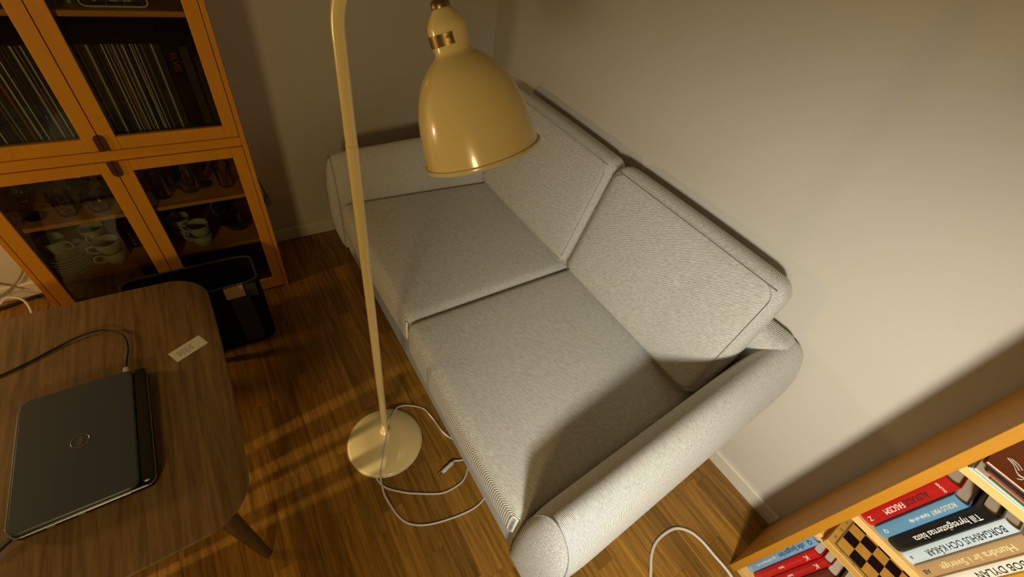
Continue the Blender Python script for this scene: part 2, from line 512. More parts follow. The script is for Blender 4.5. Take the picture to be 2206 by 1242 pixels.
# armrests
ARM = [(.000, .16), (-.002, .30), (.000, .44), (.010, .54), (.028, .61), (.050, .655), (.078, .675), (.108, .668), (.136, .640), (.156, .590), (.168, .520), (.168, .44), (.158, .34), (.142, .24), (.128, .16)]
def dense(prof, k=3):
    pts = spline([(a, b_, 0) for a, b_ in prof], k)
    return [(p.x, p.y) for p in pts]
ARMD = dense(ARM, 3)
def arm(side):
    sgn = 1 if side == 'near' else -1
    bx = xin if side == 'near' else xfar
    cu, cz = .082, .42
    ku, kz = (1.0, 0.0) if side == 'near' else (.84, -.016)
    PRF = [(u * ku, z + (kz if z > .5 else 0)) for u, z in ARMD]
    st = [(-.015, .80), (-.02, .93), (-.035, .975), (-.06, 1.0)] + [(-.06 - (.90 - .06) * k / 12, 1.0) for k in range(1, 13)] + [(-.94, .995), (-.972, .975), (-.995, .945), (-1.008, .915)]
    def pt(u, z, y, s):
        zt = z + (.082 * (y + 1.0) if z > .5 else .082 * (y + 1.0) * max(0, (z - .16) / .34))
        u2 = cu + (u - cu) * s; z2 = cz + (zt - cz) * (1 - (1 - s) * .55)
        return Vector((bx(y) + sgn * u2, y, z2))
    bm = bmesh.new(); rings = []
    for y, s in st:
        rings.append([bm.verts.new(pt(u, z, y, s)) for u, z in PRF])
    n = len(ARMD)
    for i in range(len(rings) - 1):
        for k in range(n):
            bm.faces.new((rings[i][k], rings[i][(k + 1) % n], rings[i + 1][(k + 1) % n], rings[i + 1][k]))
    bm.faces.new(rings[0]); bm.faces.new(rings[-1])
    a = obj('armrest', bm, M_FARM, sofa, angle=60)
    # bulged front panel
    bm = bmesh.new(); rings = []
    for s, dy in ((.915, 0), (.86, .010), (.72, .020), (.5, .028), (.25, .032)):
        rings.append([bm.verts.new(Vector((bx(-1.0) + sgn * (cu + (u - cu) * s), -1.008 - dy, cz + (z - cz) * (1 - (1 - s) * (.55 if s > .9 else 1.0) - (0 if s > .9 else .0))))) for u, z in PRF])
    for i in range(len(rings) - 1):
        for k in range(n):
            bm.faces.new((rings[i][k], rings[i][(k + 1) % n], rings[i + 1][(k + 1) % n], rings[i + 1][k]))
    bm.faces.new(rings[-1])
    fp = obj('front_panel', bm, M_FPLAIN, a, 'plain grey fabric front panel', angle=70)
    pts = [Vector((bx(-1.0) + sgn * (cu + (u - cu) * .92), -1.010, cz + (z - cz) * (1 - .08 * .55))) for u, z in PRF]
    obj('seam', tube(bmesh.new(), pts, .0016, 6), M_SEAM, a)
    return a
arm('near'); arm('far')
for x in (.36, 2.02):
    for y in (-.92, -.10):
        obj('leg', lathe(bmesh.new(), [(.018, 0), (.026, .16)], 16, T(x, y, 0), True, True), M_LEGS, sofa)

# ------------------------------------------------------------------ cream floor lamp
lamp = thing('floor_lamp', (1.385, -1.188, 0), 'cream enamelled floor lamp with bell shade and round foot beside the sofa', 'lamp')
obj('base', lathe(bmesh.new(), [(0, 0), (.139, 0), (.140, .004), (.1385, .010), (.134, .014), (.060, .020), (0, .021)], 64, T(1.388, -1.190, 0)), M_CREAM, lamp)
obj('base_rim', lathe(bmesh.new(), [(.1385, .001), (.1420, .003), (.1420, .008), (.1385, .010)], 64, T(1.388, -1.190, 0)), M_CREAM2, lamp)
PX, PY = 1.352, -1.176
# shade axis
vr = Vector(((1034 - 1103) / 918.93, -(333 - 621) / 918.93, -1)).normalized()
im = Vector((67.5, -233, 0)).normalized(); im = (im - im.dot(vr) * vr).normalized()
e_ = math.radians(12.8)
AX = Rwc.transposed() @ (math.cos(e_) * im + math.sin(e_) * vr)     # points from neck to rim
RIM = Vector((1.6135, -1.0345, 1.3435))
KS = .83
J = RIM - AX * .262 * KS
E_ = J - AX * .022
hd = Vector((E_.x - PX, E_.y - PY, 0)); D = hd.length; hd.normalize()
z0 = 1.445; dz = E_.z - z0
rad = (D * D + dz * dz) / (2 * D)
ang_end = math.atan2(dz, D - rad)
arc = [Vector((PX, PY, z0)) + hd * (rad - rad * math.cos(a)) + Vector((0, 0, rad * math.sin(a))) for a in [(PI - ang_end) * k / 20 for k in range(21)]]
obj('pole', tube(bmesh.new(), [(PX, PY,   .018), (PX, PY, 1.247)], .0125, 20), M_CREAM, lamp)
obj('arm', tube(bmesh.new(), [(PX, PY, 1.247), (PX, PY, 1.35)] + arc, .0118, 20), M_CREAM, lamp)
obj('pole_joint', lathe(bmesh.new(), [(.0126, 0), (.0128, .001), (.0128, .003), (.0126, .004)], 20, T(PX, PY, 1.243)), M_CREAM2, lamp)
obj('pole_collar', lathe(bmesh.new(), [(.020, 0), (.020, .006), (.0135, .012)], 24, T(PX, PY, .018), True), M_CREAM, lamp)
MS = axis_frame(RIM, -AX)      # z from rim up to neck
prof = [(.0950, 0), (.0948, .02), (.0935, .045), (.0915, .068), (.0875, .092), (.0815, .115), (.0735, .135), (.0630, .153), (.0500, .168), (.0380, .177), (.0325, .182), (.0310, .187), (.0318, .205), (.0322, .222), (.0310, .2275), (.0250, .238), (.0165, .249), (.0135, .252)]
prof = [(r * (1 - .10 * min(1, z / .185)), z * KS) for r, z in prof]
inner = [(r - .002, z) for r, z in reversed(prof)]
obj_shade = obj('shade', lathe(bmesh.new(), prof + inner, 64, MS), M_CREAM, lamp, angle=50)
obj('rim', lathe(bmesh.new(), [(.0945, .004), (.0985, .003), (.0992, .000), (.0985, -.003), (.0945, -.004), (.0925, -.001), (.0925, .003), (.0945, .004)], 64, MS), M_CREAM2, obj_shade, 'pale rolled rim')
obj('socket_collar', lathe(bmesh.new(), [(r * .95, z * KS) for r, z in ((.0138, .248), (.0150, .254), (.0135, .262), (.009, .266), (.006, .275))], 24, MS, True, True), M_BRASS, obj_shade, 'brass collar')
obj('swivel_knob', lathe(bmesh.new(), [(0, -.014), (.010, -.013), (.012, 0), (.010, .013), (0, .014)], 20, axis_frame(E_, AX.cross(Vector((0, 0, 1))))), M_BRASS, lamp, 'dark brass swivel knob')
# brass clip on the neck, turned to the camera's side
tocam = (CAM - RIM); tocam = (tocam - tocam.dot(AX) * AX).normalized()
side = AX.cross(tocam).normalized()
def neckp(a, s, r):
    return RIM - AX * s + r * (math.cos(a) * tocam + math.sin(a) * side)
bm = bmesh.new()
A = [math.radians(v) for v in range(-10, 81, 6)]
r0, r1 = .0288, .0304
for s0, s1 in ((.196 * KS, .214 * KS),):
    g = [[bm.verts.new(neckp(a, s, r)) for s in (s0, s1) for r in (r0, r1)] for a in A]
    for i in range(len(A) - 1):
        p, q = g[i], g[i + 1]
        for k, l in ((0, 1), (1, 3), (3, 2), (2, 0)):
            bm.faces.new((p[k], p[l], q[l], q[k]))
    bm.faces.new((g[0][0], g[0][1], g[0][3], g[0][2])); bm.faces.new((g[-1][0], g[-1][1], g[-1][3], g[-1][2]))
sgn_test = side
obj('clip', bm, M_BRASS, obj_shade, 'brass clip on the neck')
obj('screw', lathe(bmesh.new(), [(.0045, 0), (.004, .0018), (0, .0024)], 16, axis_frame(neckp(math.radians(2), .205 * KS, .0304), math.cos(math.radians(2)) * tocam + math.sin(math.radians(2)) * side)), M_BRASS, obj_shade)
# bulb inside the shade
obj('bulb', lathe(bmesh.new(), [(0, .04), (.018, .046), (.027, .065), (.026, .085), (.016, .11), (.013, .14)], 24, MS), M_WHITE, lamp)
# flex with plug
cz = .0045
cord1 = [(1.47, -1.262, cz), (1.50, -1.270, cz), (1.551, -1.255, cz), (1.60, -1.205, cz), (1.631, -1.160, cz), (1.668, -1.095, cz), (1.678, -1.05, cz), (1.672, -.995, cz), (1.64, -.955, cz), (1.58, -.90, cz), (1.60, -.84, cz), (1.70, -.86, cz), (1.752, -.925, cz), (1.778, -1.000, cz), (1.764, -1.108, cz), (1.733, -1.196, cz), (1.682, -1.245, cz), (1.590, -1.265, cz * 1.6), (1.545, -1.262, .009), (1.520, -1.258, .014), (1.490, -1.248, .022), (1.43, -1.215, .0265), (1.385, -1.188, .0265), (1.325, -1.148, .0255), (1.285, -1.105, .022), (1.275, -1.080, .012), (1.285, -1.045, cz), (1.325, -1.000, cz), (1.38, -.985, cz), (1.450, -.975, cz), (1.50, -.955, cz), (1.545, -.915, cz), (1.590, -.915, cz), (1.600, -.950, cz), (1.590, -.985, .008)]
fx = obj('cord', tube(bmesh.new(), spline(cord1, 6), .0034, 8), M_CORDW, lamp, 'white flex coiled on the floor')
pd = Vector((1.611 - 1.588, -1.066 + .985, 0)).normalized()
pb = Vector((1.589, -.986, .011))
obj('plug', lathe(bmesh.new(), [(.0035, 0), (.0042, .010), (.0075, .014), (.0085, .020), (.0070, .030), (.0085, .055), (.0060, .066), (0, .067)], 16, axis_frame(pb, pd)), M_CORDW, fx, 'white two-pin plug')
for s in (-1, 1):
    off = pd.cross(Vector((0, 0, 1))) * .005 * s
    obj('plug_pin', tube(bmesh.new(), [pb + pd * .064 + off, pb + pd * .084 + off * 1.2], .0018, 8), M_SILV, fx)

# ------------------------------------------------------------------ glass-fronted cabinet
XF = .368
cab = thing('display_cabinet', (.19, -1.714, 0), 'tall birch display cabinet with four glazed doors against the far wall', 'cabinet')
YL, YR, YM = -2.118, -1.309, -1.7235
CT = 1.80
def part(name, mat, *a, par=cab, bev=.001, lab=None):
    return obj(name, B(*a, bev, 1), mat, par, lab, smooth=False)
part('side_panel', M_BIRCHZ, .004, XF, YL, YL + .016, 0, CT)
part('side_panel', M_BIRCHZ, .004, XF, YR - .016, YR, 0, CT)
part('top_panel', M_BIRCHY, .004, XF, YL + .017, YR - .017, CT - .018, CT)
part('cross_rail', M_BIRCHY, .010, XF - .002, YL + .017, YR - .017, .7635, .7985)
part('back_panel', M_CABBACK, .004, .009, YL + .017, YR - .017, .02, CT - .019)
part('bottom_panel', M_CABBACK, .010, XF - .03, YL + .017, YR - .017, .02, .04)
part('center_divider', M_BIRCHZ, .010, .335, YM - .008, YM + .008, .041, .762)
part('center_divider', M_BIRCHZ, .010, .335, YM - .008, YM + .008, .80, CT - .019)
for a, b_ in ((YL + .017, YM - .0085), (YM + .0085, YR - .017)):
    part('shelf', M_BIRCHY, .010, .340, a, b_, .278, .297)
    part('shelf', M_BIRCHY, .010, .340, a, b_, .524, .540)
    part('shelf', M_BIRCHY, .010, .340, a, b_, 1.190, 1.206)
    part('shelf', M_BIRCHY, .010, .340, a, b_, 1.50, 1.516)
def door(y0, y1, z0, z1, inner_side, upper):
    sw = .042; x0, x1 = XF - .020, XF
    bm = bmesh.new()
    box(bm, x0, x1, y0, y0 + sw, z0, z1, .001, 1)
    box(bm, x0, x1, y1 - sw, y1, z0, z1, .001, 1)
    box(bm, x0, x1 - .0004, y0 + sw + .0003, y1 - sw - .0003, z0, z0 + (.044 if upper else .062), .001, 1)
    box(bm, x0, x1 - .0004, y0 + sw + .0003, y1 - sw - .0003, z1 - .040, z1, .001, 1)
    d = obj('door', bm, M_BIRCHZ, cab, smooth=False)
    obj('pane', B(x0 + .008, x0 + .012, y0 + sw - .005, y1 - sw + .005, z0 + .035, z1 - .033), M_GLASS, d, smooth=False)
    # half of a recessed oval finger pull at the meeting stile
    zc = (z0 if upper else z1)
    yc = y1 if inner_side > 0 else y0
    bm = bmesh.new()
    out = []
    hh = .056; hw = .015
    n = 10
    pts = [(0, 0), (0, hh)] + [(hw * math.sin(PI / 2 * k / n), hh - hw + hw * math.cos(PI / 2 * k / n)) for k in range(n + 1)] + [(hw, 0)]
    sg = -inner_side; zs = 1 if upper else -1
    f0 = [bm.verts.new((XF - .001, yc + sg * a, zc + zs * b2)) for a, b2 in pts]
    f1 = [bm.verts.new((XF + .0035, yc + sg * a * .9, zc + zs * (b2 * .97 if b2 > 0 else 0))) for a, b2 in pts]
    m_ = len(pts)
    bm.faces.new(f1)
    for k in range(m_): bm.faces.new((f0[k], f0[(k + 1) % m_], f1[(k + 1) % m_], f1[k]))
    obj('finger_pull', bm, M_PULL, d, 'dark brown oval finger pull', smooth=False)
    return d
g = .0015
door(YL + .018, YM - g, .802, CT - .02, 1, True)
door(YM + g, YR - .018, .802, CT - .02, -1, True)
door(YL + .018, YM - g, .008, .760, 1, False)
door(YM + g, YR - .018, .008, .760, -1, False)

# records: each sleeve a thing
rec_mats = {
    'cream': [plain('sleeve_cream', c, .6) for c in ((226, 214, 168), (214, 206, 172), (232, 222, 176))],
    'grey': [plain('sleeve_grey', c, .6) for c in ((120, 112, 100), (96, 92, 90), (138, 128, 108))],
    'ochre': [plain('sleeve_ochre', c, .6) for c in ((168, 132, 48), (150, 96, 40))],
    'red': [plain('sleeve_red', c, .6) for c in ((132, 44, 34), (110, 36, 40))],
    'dark': [plain('sleeve_dark', c, .6) for c in ((30, 26, 26), (22, 22, 30), (40, 30, 26), (26, 30, 26))],
}
rm = {}
M_SLV = plain('sleeve_side', (26, 22, 20), .7)
def rec_mesh(mat, t):
    k = (mat.name, t)
    if k not in rm:
        bm = B(-.1575, .1575, -t / 2, t / 2, 0, .315, .0006, 1)
        me = bpy.data.meshes.new('record_sleeve'); bm.to_mesh(me); bm.free(); me.materials.append(M_SLV); me.materials.append(mat); rm[k] = me
        for p_ in me.polygons: p_.material_index = 1 if p_.normal.x > .9 else 0
    return rm[k]
ORD = ['first', 'second', 'third', 'fourth', 'fifth', 'sixth', 'seventh', 'eighth', 'ninth', 'tenth', 'eleventh', 'twelfth', 'thirteenth', 'fourteenth', 'fifteenth', 'sixteenth', 'seventeenth', 'eighteenth', 'nineteenth', 'twentieth']
def rec_row(y0, y1, where, first=0):
    cnt = {}
    y = y0; i = 0
    kinds = ['dark'] * 12 + ['cream'] * 6 + ['grey'] * 2 + ['ochre'] * 2 + ['red']
    last = None
    while y < y1:
        k = random.choice(kinds)
        if last == 'cream' and random.random() < .5: k = 'dark'
        last = k
        t = random.choice([.0030, .0036, .0046] if k != 'dark' else [.0036, .0050, .0064])
        m = random.choice(rec_mats[k])
        o = bpy.data.objects.new('record_sleeve', rec_mesh(m, t))
        o.location = (.1700 + random.uniform(-.004, .003), y + t / 2, .7985)
        o.rotation_euler = (random.uniform(-.004, .004), 0, 0)
        COL.objects.link(o)
        nm = {'dark': 'dark', 'cream': 'cream', 'grey': 'grey', 'ochre': 'ochre', 'red': 'dull red'}[k]
        cnt[k] = cnt.get(k, 0) + 1
        if k == 'dark': lab = 'dark spine of a record sleeve in the row behind the upper %s glass door' % where
        else: lab = '%s record spine, %s of its colour behind the upper %s glass door' % (nm, ORD[cnt[k] - 1], where)
        tag(o, lab, 'record', 'records behind the upper %s glass door' % where)
        y += t + .0005
rec_row(-2.085, -1.742, 'left')
rec_row(-1.708, -1.470, 'right')
# boxed sets at the right end of the right row
bs = thing('box_set', (.17, -1.4415, .7985), 'thick black box set with red lettering standing at the end of the records', 'box set')
obj('slipcase', B(.015, .322, -1.460, -1.424, .7985, 1.118, .001, 1), M_BLACK, bs, smooth=False)
text_mesh('lettering', 'ELVIS', .026, Matrix.Translation((.3226, -1.441, 1.085)) @ Matrix(((0, 0, 1, 0), (0, 1, 0, 0), (-1, 0, 0, 0), (0, 0, 0, 1))), M_REDP, bs)
for i, (yc, t, ht, c) in enumerate(((-1.407, .026, .30, (34, 28, 24)), (-1.376, .024, .27, (26, 24, 30)))):
    o = obj('box_set', B(.02, .315, yc - t / 2, yc + t / 2, .7985, .7985 + ht, .001, 1), plain('case_dark', c, .5), None, smooth=False)
    tag(o, ['brown-black box set next to the red-lettered one', 'low black box set beside the right cabinet wall'][i], 'box set', 'box sets at the end of the records')

# top shelf: wire baskets with discs
def wire_basket(y0, y1, lab):
    yc = (y0 + y1) / 2; zb = 1.2065
    b = thing('wire_basket', (.2, yc, zb), lab, 'basket', 'wire baskets on the top shelf')
    bm = bmesh.new()
    for xx in (.315, .10):
        p = rrect(y1 - y0, .15, .014, 5)
        pts = [Vector((xx, yc + a, zb + .0785 + c)) for a, c in p]
        tube(bm, pts + [pts[0]], .0024, 8, False)
    obj('hoop', bm, M_CORDW, b)
    for k in range(4):
        yy = y0 + .014 + (y1 - y0 - .028) * k / 3
        obj('wire', tube(bmesh.new(), [(.10, yy, zb + .0035), (.315, yy, zb + .0035)], .0016, 6), M_CORDW, b)
cdm = [plain('disc_case', c, .35) for c in ((150, 150, 160), (30, 30, 40), (40, 50, 120), (180, 170, 130), (60, 40, 100), (90, 88, 80), (24, 22, 24))]
cdn = ['grey', 'black', 'blue', 'cream', 'purple', 'drab', 'jet black']
cd_me = []
for m in cdm:
    bm = B(-.07, .07, -.0048, .0048, 0, .124, .0004, 1); me = bpy.data.meshes.new('disc_case'); bm.to_mesh(me); bm.free(); me.materials.append(m); cd_me.append(me)
def discs(y0, y1, where, z=1.2125):
    y = y0; cnt = {}
    while y < y1 - .0104:
        k = random.randrange(len(cdm))
        o = bpy.data.objects.new('disc_case', cd_me[k]); o.location = (.205, y + .005, z); COL.objects.link(o)
        cnt[k] = cnt.get(k, 0) + 1
        tag(o, '%s disc case, %s of its colour %s' % (cdn[k], ORD[cnt[k] - 1], where), 'disc case', 'disc cases ' + where)
        y += .0103
wire_basket(-1.615, -1.455, 'white wire basket of discs on the top right shelf')
wire_basket(-2.00, -1.795, 'white wire basket on the top left shelf')
discs(-1.609, -1.461, 'in the top right wire basket')
discs(-1.708, -1.625, 'left of the top right wire basket', 1.2062)
discs(-1.90, -1.802, 'in the top left wire basket')

# crockery and glasses
def cup(name, x, y, z, ang, lab, grp=None, r=.041, h=.060):
    c = thing(name, (x, y, z), lab, 'cup', grp)
    M = T(x, y, z)
    obj('bowl', lathe(bmesh.new(), [(0, .003), (r * .55, .003), (r * .58, 0), (r * .64, .004), (r * .82, h * .30), (r * .95, h * .65), (r, h), (r * .96, h + .0008), (r * .90, h * .65), (r * .76, h * .32), (r * .5, .008), (0, .0075)], 32, M), M_CHINA, c)
    d = Vector((math.cos(ang), math.sin(ang), 0))
    base = Vector((x, y, z))
    pts = [base + d * (r * .95) + Vector((0, 0, h * .82)), base + d * (r + .016) + Vector((0, 0, h * .86)), base + d * (r + .024) + Vector((0, 0, h * .62)), base + d * (r + .014) + Vector((0, 0, h * .36)), base + d * (r * .80) + Vector((0, 0, h * .26))]
    obj('handle', tube(bmesh.new(), spline(pts, 5), .0035, 8), M_CHINA, c)
    return c
def plate_bm(x, y, z, R):
    return lathe(bmesh.new(), [(0, .002), (R * .55, .002), (R * .58, 0), (R * .62, .003), (R * .80, .007), (R * .99, .0125), (R, .0138), (R * .985, .0152), (R * .80, .0105), (R * .6, .0058), (0, .0052)], 48, T(x, y, z))
PXc, PYc = .264, -2.021
ords = ['bottom', 'second lowest', 'third lowest', 'middle', 'third highest', 'second highest', 'topmost']
for k in range(7):
    R = .078 if k < 6 else .075
    o = obj('plate', plate_bm(PXc + random.uniform(-.002, .002), PYc + random.uniform(-.002, .002), .2972 + k * .0108, R), M_CHINA, None)
    tag(o, 'celadon saucer plate, %s of the stack behind the lower left door' % ords[k], 'plate', 'stacked plates in the cabinet')
cup('coffee_cup', .252, -2.036, .2972 + 6 * .0108 + .0056, math.radians(62), 'celadon coffee cup standing on the stack of plates', 'celadon cups')
cup('coffee_cup', .290, -1.882, .2972, math.radians(-70), 'lower celadon cup of the front pair right of the plates', 'celadon cups')
cup('coffee_cup', .290, -1.884, .2972 + .046, math.radians(-75), 'upper celadon cup of the front pair right of the plates', 'celadon cups')
cup('coffee_cup', .178, -1.930, .2972, math.radians(-20), 'lower celadon cup at the back of the lower left shelf', 'celadon cups')
cup('coffee_cup', .178, -1.930, .2972 + .046, math.radians(-15), 'upper celadon cup at the back of the lower left shelf', 'celadon cups')
cup('coffee_cup', .292, -1.580, .2972, math.radians(-110), 'lower celadon cup in front behind the lower right door', 'celadon cups')
cup('coffee_cup', .292, -1.578, .2972 + .046, math.radians(-110), 'upper celadon cup in front behind the lower right door', 'celadon cups')
cup('coffee_cup', .216, -1.640, .2972, math.radians(200), 'lower celadon cup at the back behind the lower right door', 'celadon cups')
cup('coffee_cup', .216, -1.640, .2972 + .046, math.radians(200), 'upper celadon cup at the back behind the lower right door', 'celadon cups')
def tumbler(x, y, z, r, h, lab, stem=False):
    if stem:
        pr = [(0, 0), (r * .85, 0), (r * .8, .003), (.006, .007), (.0045, h * .42), (r * .5, h * .48), (r, h * .68), (r * .96, h), (r * .92, h), (r * .95, h * .70), (r * .45, h * .51), (0, h * .49)]
    else:
        pr = [(0, 0), (r * .8, 0), (r * .86, .004), (r, h), (r * .94, h), (r * .78, .010), (0, .009)]
    o = obj('drinking_glass', lathe(bmesh.new(), pr, 28, T(x, y, z)), M_CRYS, None)
    tag(o, lab, 'glass', 'glasses in the cabinet')
Z2 = .5402
tumbler(.27, -2.02, Z2, .036, .13, 'stemmed glass at the left end of the upper glass shelf', True)
tumbler(.17, -1.97, Z2, .036, .13, 'stemmed glass standing back left on the upper glass shelf', True)
tumbler(.28, -1.93, Z2, .034, .085, 'low tumbler second from left on the upper glass shelf')
tumbler(.22, -1.87, Z2, .036, .13, 'stemmed glass in the middle behind the lower left door', True)
tumbler(.28, -1.84, Z2, .038, .07, 'cut glass bowl in front behind the lower left door')
tumbler(.20, -1.79, Z2, .033, .12, 'tall glass nearest the middle stile behind the lower left door')
tumbler(.26, -1.64, Z2, .034, .10, 'tumbler at the left behind the lower right door')
tumbler(.22, -1.50, Z2, .036, .13, 'stemmed glass right of the blue jug', True)
tumbler(.25, -1.42, Z2, .034, .10, 'tumbler at the right behind the lower right door')
tumbler(.20, -1.815, .2972, .032, .09, 'tumbler right of the front cups on the crockery shelf')
tumbler(.17, -1.785, .2972, .034, .13, 'stemmed glass near the middle stile on the crockery shelf', True)
jug = thing('glass_jug', (.24, -1.565, Z2), 'clear glass jug with a dark blue handle behind the lower right door', 'jug')
obj('body', lathe(bmesh.new(), [(0, 0), (.035, 0), (.046, .02), (.050, .06), (.040, .10), (.036, .15), (.040, .165), (.037, .165), (.033, .15), (.037, .10), (.046, .06), (.042, .022), (0, .006)], 28, T(.24, -1.548, Z2)), M_CRYS, jug)
obj('handle', tube(bmesh.new(), spline([(.25, -1.584, Z2 + .145), (.255, -1.615, Z2 + .14), (.26, -1.622, Z2 + .09), (.258, -1.610, Z2 + .04), (.25, -1.592, Z2 + .03)], 5), .0065, 10), plain('cobalt_glass', (26, 26, 70), .15), jug)
tp = thing('teapot', (.20, -1.43, .2972), 'dark glass teapot with a wire handle at the right of the crockery shelf', 'teapot')
obj('body', lathe(bmesh.new(), [(0, 0), (.05, 0), (.066, .03), (.070, .06), (.058, .095), (.036, .108), (.034, .112), (0, .112)], 32, T(.20, -1.43, .2972)), plain('smoked_glass', (34, 30, 28), .08, coat=.6), tp)
obj('lid_knob', lathe(bmesh.new(), [(.006, 0), (.010, .010), (0, .016)], 16, T(.20, -1.43, .4092)), M_LAP2, tp)
obj('handle', tube(bmesh.new(), spline([(.20, -1.498, .36), (.205, -1.51, .42), (.205, -1.47, .475), (.205, -1.43, .485), (.205, -1.39, .475), (.205, -1.35, .42), (.20, -1.362, .36)], 6), .003, 8), M_SILV, tp)
obj('spout', tube(bmesh.new(), [(.25, -1.46, .345), (.285, -1.49, .375), (.30, -1.50, .40)], [.013, .009, .007], 12), M_LAP2, tp)

# ------------------------------------------------------------------ wall plug by the cabinet
pl = thing('wall_plug', (0, -1.276, .25), 'pale plug with a grey flex on the wall right of the cabinet', 'plug')
obj('body', B(.0005, .030, -1.288, -1.262, .250, .300, .005, 2), plain('old_ivory', (150, 138, 100), .5), pl)
obj('flex', tube(bmesh.new(), spline([(.018, -1.274, .300), (.022, -1.280, .345), (.012, -1.292, .40), (.006, -1.299, .47), (.006, -1.3, .52)], 5), .003, 8), plain('grey_flex', (96, 86, 66), .6), pl)

# ------------------------------------------------------------------ coffee table
TZ = .45
tab = thing('coffee_table', (1.163, -1.93, 0), 'dark brown oak coffee table with rounded corners and splayed legs', 'table')
def sqr(w_, h_, r, bow=.012, n=10):
    pts = []
    cs = ((w_ / 2 - r, h_ / 2 - r, 0), (-w_ / 2 + r, h_ / 2 - r, PI / 2), (-w_ / 2 + r, -h_ / 2 + r, PI), (w_ / 2 - r, -h_ / 2 + r, 1.5 * PI))
    for cx, cy, a0 in cs:
        for k in range(n + 1):
            a = a0 + PI / 2 * k / n
            pts.append((cx + r * math.cos(a), cy + r * math.sin(a)))
    out = []
    for i in range(len(pts)):
        p, q = pts[i], pts[(i + 1) % len(pts)]
        L = math.hypot(q[0] - p[0], q[1] - p[1])
        m_ = 8 if L > .2 else 1
        for k in range(m_):
            x_, y_ = p[0] + (q[0] - p[0]) * k / m_, p[1] + (q[1] - p[1]) * k / m_
            fx_ = 1 - (2 * x_ / w_) ** 2; fy_ = 1 - (2 * y_ / h_) ** 2
            if abs(y_) > h_ / 2 - r * .3: y_ += math.copysign(bow * max(0, fx_), y_)
            if abs(x_) > w_ / 2 - r * .3: x_ += math.copysign(bow * max(0, fy_), x_)
            out.append((x_, y_))
    return out
TW, TH = .935, .67
tcx, tcy = 1.147, -1.590 - TH / 2
outl = sqr(TW, TH, .105)
bm = bmesh.new()
def ring(z, k):
    return [bm.verts.new((tcx + x * (1 - k * 2 / TW), tcy + y_ * (1 - k * 2 / TH), z)) for x, y_ in outl]
rg = [ring(TZ - .022, .016), ring(TZ - .016, .006), ring(TZ - .006, .0), ring(TZ - .002, .001), ring(TZ, .004)]
for a, b_ in zip(rg[:-1], rg[1:]):
    n = len(a)
    for k in range(n): bm.faces.new((a[k], a[(k + 1) % n], b_[(k + 1) % n], b_[k]))
bm.faces.new(rg[0]); bm.faces.new(rg[-1])
obj('table_top', bm, M_TABLE, tab, angle=30)
for sx in (-1, 1):
    for sy in (-1, 1):
        foot = Vector((tcx + sx * .421, tcy + sy * .275, 0)); top = Vector((tcx + sx * .330, tcy + sy * .215, TZ - .021))
        obj('leg', tube(bmesh.new(), [foot, foot.lerp(top, .02), foot.lerp(top, .5), top], [.0115, .0135, .023, .033], 20), M_TLEG, tab)
for sy in (-1, 1):
    obj('apron', B(tcx - .33, tcx + .33, tcy + sy * .215 - .01, tcy + sy * .215 + .01, TZ - .075, TZ - .0225, .002, 1), M_TLEG, tab, smooth=False)
for sx in (-1, 1):
    obj('apron', B(tcx + sx * .33 - .01, tcx + sx * .33 + .01, tcy - .20, tcy + .20, TZ - .075, TZ - .0225, .002, 1), M_TLEG, tab, smooth=False)

# laptop: closed, long side along x
LX0, LX1, LY0, LY1 = 1.058, 1.437, -2.040, -1.772
lap = thing('laptop', ((LX0 + LX1) / 2, (LY0 + LY1) / 2, TZ), 'closed black laptop lying on the coffee table', 'laptop')
lcx, lcy = (LX0 + LX1) / 2, (LY0 + LY1) / 2
def slab(name, w_, h_, r, z0, z1, mat, par, ch=.002, cx=lcx, cy=lcy, lab=None):
    bm = bmesh.new()
    p = rrect(w_, h_, r, 6)
    def rg_(z, k): return [bm.verts.new((cx + a * (1 - 2 * k / w_), cy + c * (1 - 2 * k / h_), z)) for a, c in p]
    R_ = [rg_(z0, ch), rg_(z0 + ch, 0), rg_(z1 - ch, 0), rg_(z1, ch)]
    n = len(p)
    for a, b2 in zip(R_[:-1], R_[1:]):
        for k in range(n): bm.faces.new((a[k], a[(k + 1) % n], b2[(k + 1) % n], b2[k]))
    bm.faces.new(R_[0]); bm.faces.new(R_[-1])
    return obj(name, bm, mat, par, lab, angle=25)
W_, H_ = LX1 - LX0, LY1 - LY0
base = slab('base', W_, H_, .020, TZ + .003, TZ + .021, M_LAP2, lap)
slab('trim_band', W_ + .0016, H_ + .0016, .020, TZ + .0165, TZ + .0195, M_SILV, lap, .0006, lab='silver band around the base')
lid = slab('lid', W_ - .002, H_ - .030, .022, TZ + .0222, TZ + .0335, M_LAP, lap, .003, cy=lcy - .014)
slab('hinge_cover', W_ - .012, .027, .009, TZ + .021, TZ + .0315, M_LAP2, lap, .003, cy=LY1 - .0145)
# round badge with the maker's letters on the lid
bx_, by_ = 1.248, -1.914
bm = bmesh.new()
pts = [Vector((bx_ + .0185 * math.cos(2 * PI * k / 40), by_ + .0185 * math.sin(2 * PI * k / 40), TZ + .0340)) for k in range(41)]
tube(bm, pts, .0008, 6, False)
bad = obj('badge', bm, M_LOGO, lid, 'thin metal ring badge')
text_mesh('badge_letters', 'DELL', .0115, Matrix.Translation((bx_, by_, TZ + .0337)), M_LOGO, lid, ext=.0003, align='CENTER')
for x_ in (1.10, 1.40):
    obj('latch', B(x_ - .012, x_ + .012, LY0 - .0006, LY0 + .001, TZ + .006, TZ + .012), M_SILV, lap, smooth=False)
for k, (a, b_) in enumerate(((-1.90, -1.885), (-1.925, -1.912), (-1.955, -1.935), (-1.98, -1.965))):
    obj('port', B(LX1 - .001, LX1 + .0006, a, b_, TZ + .008, TZ + .014), M_SILV if k % 2 else M_BLACKP, lap, smooth=False)
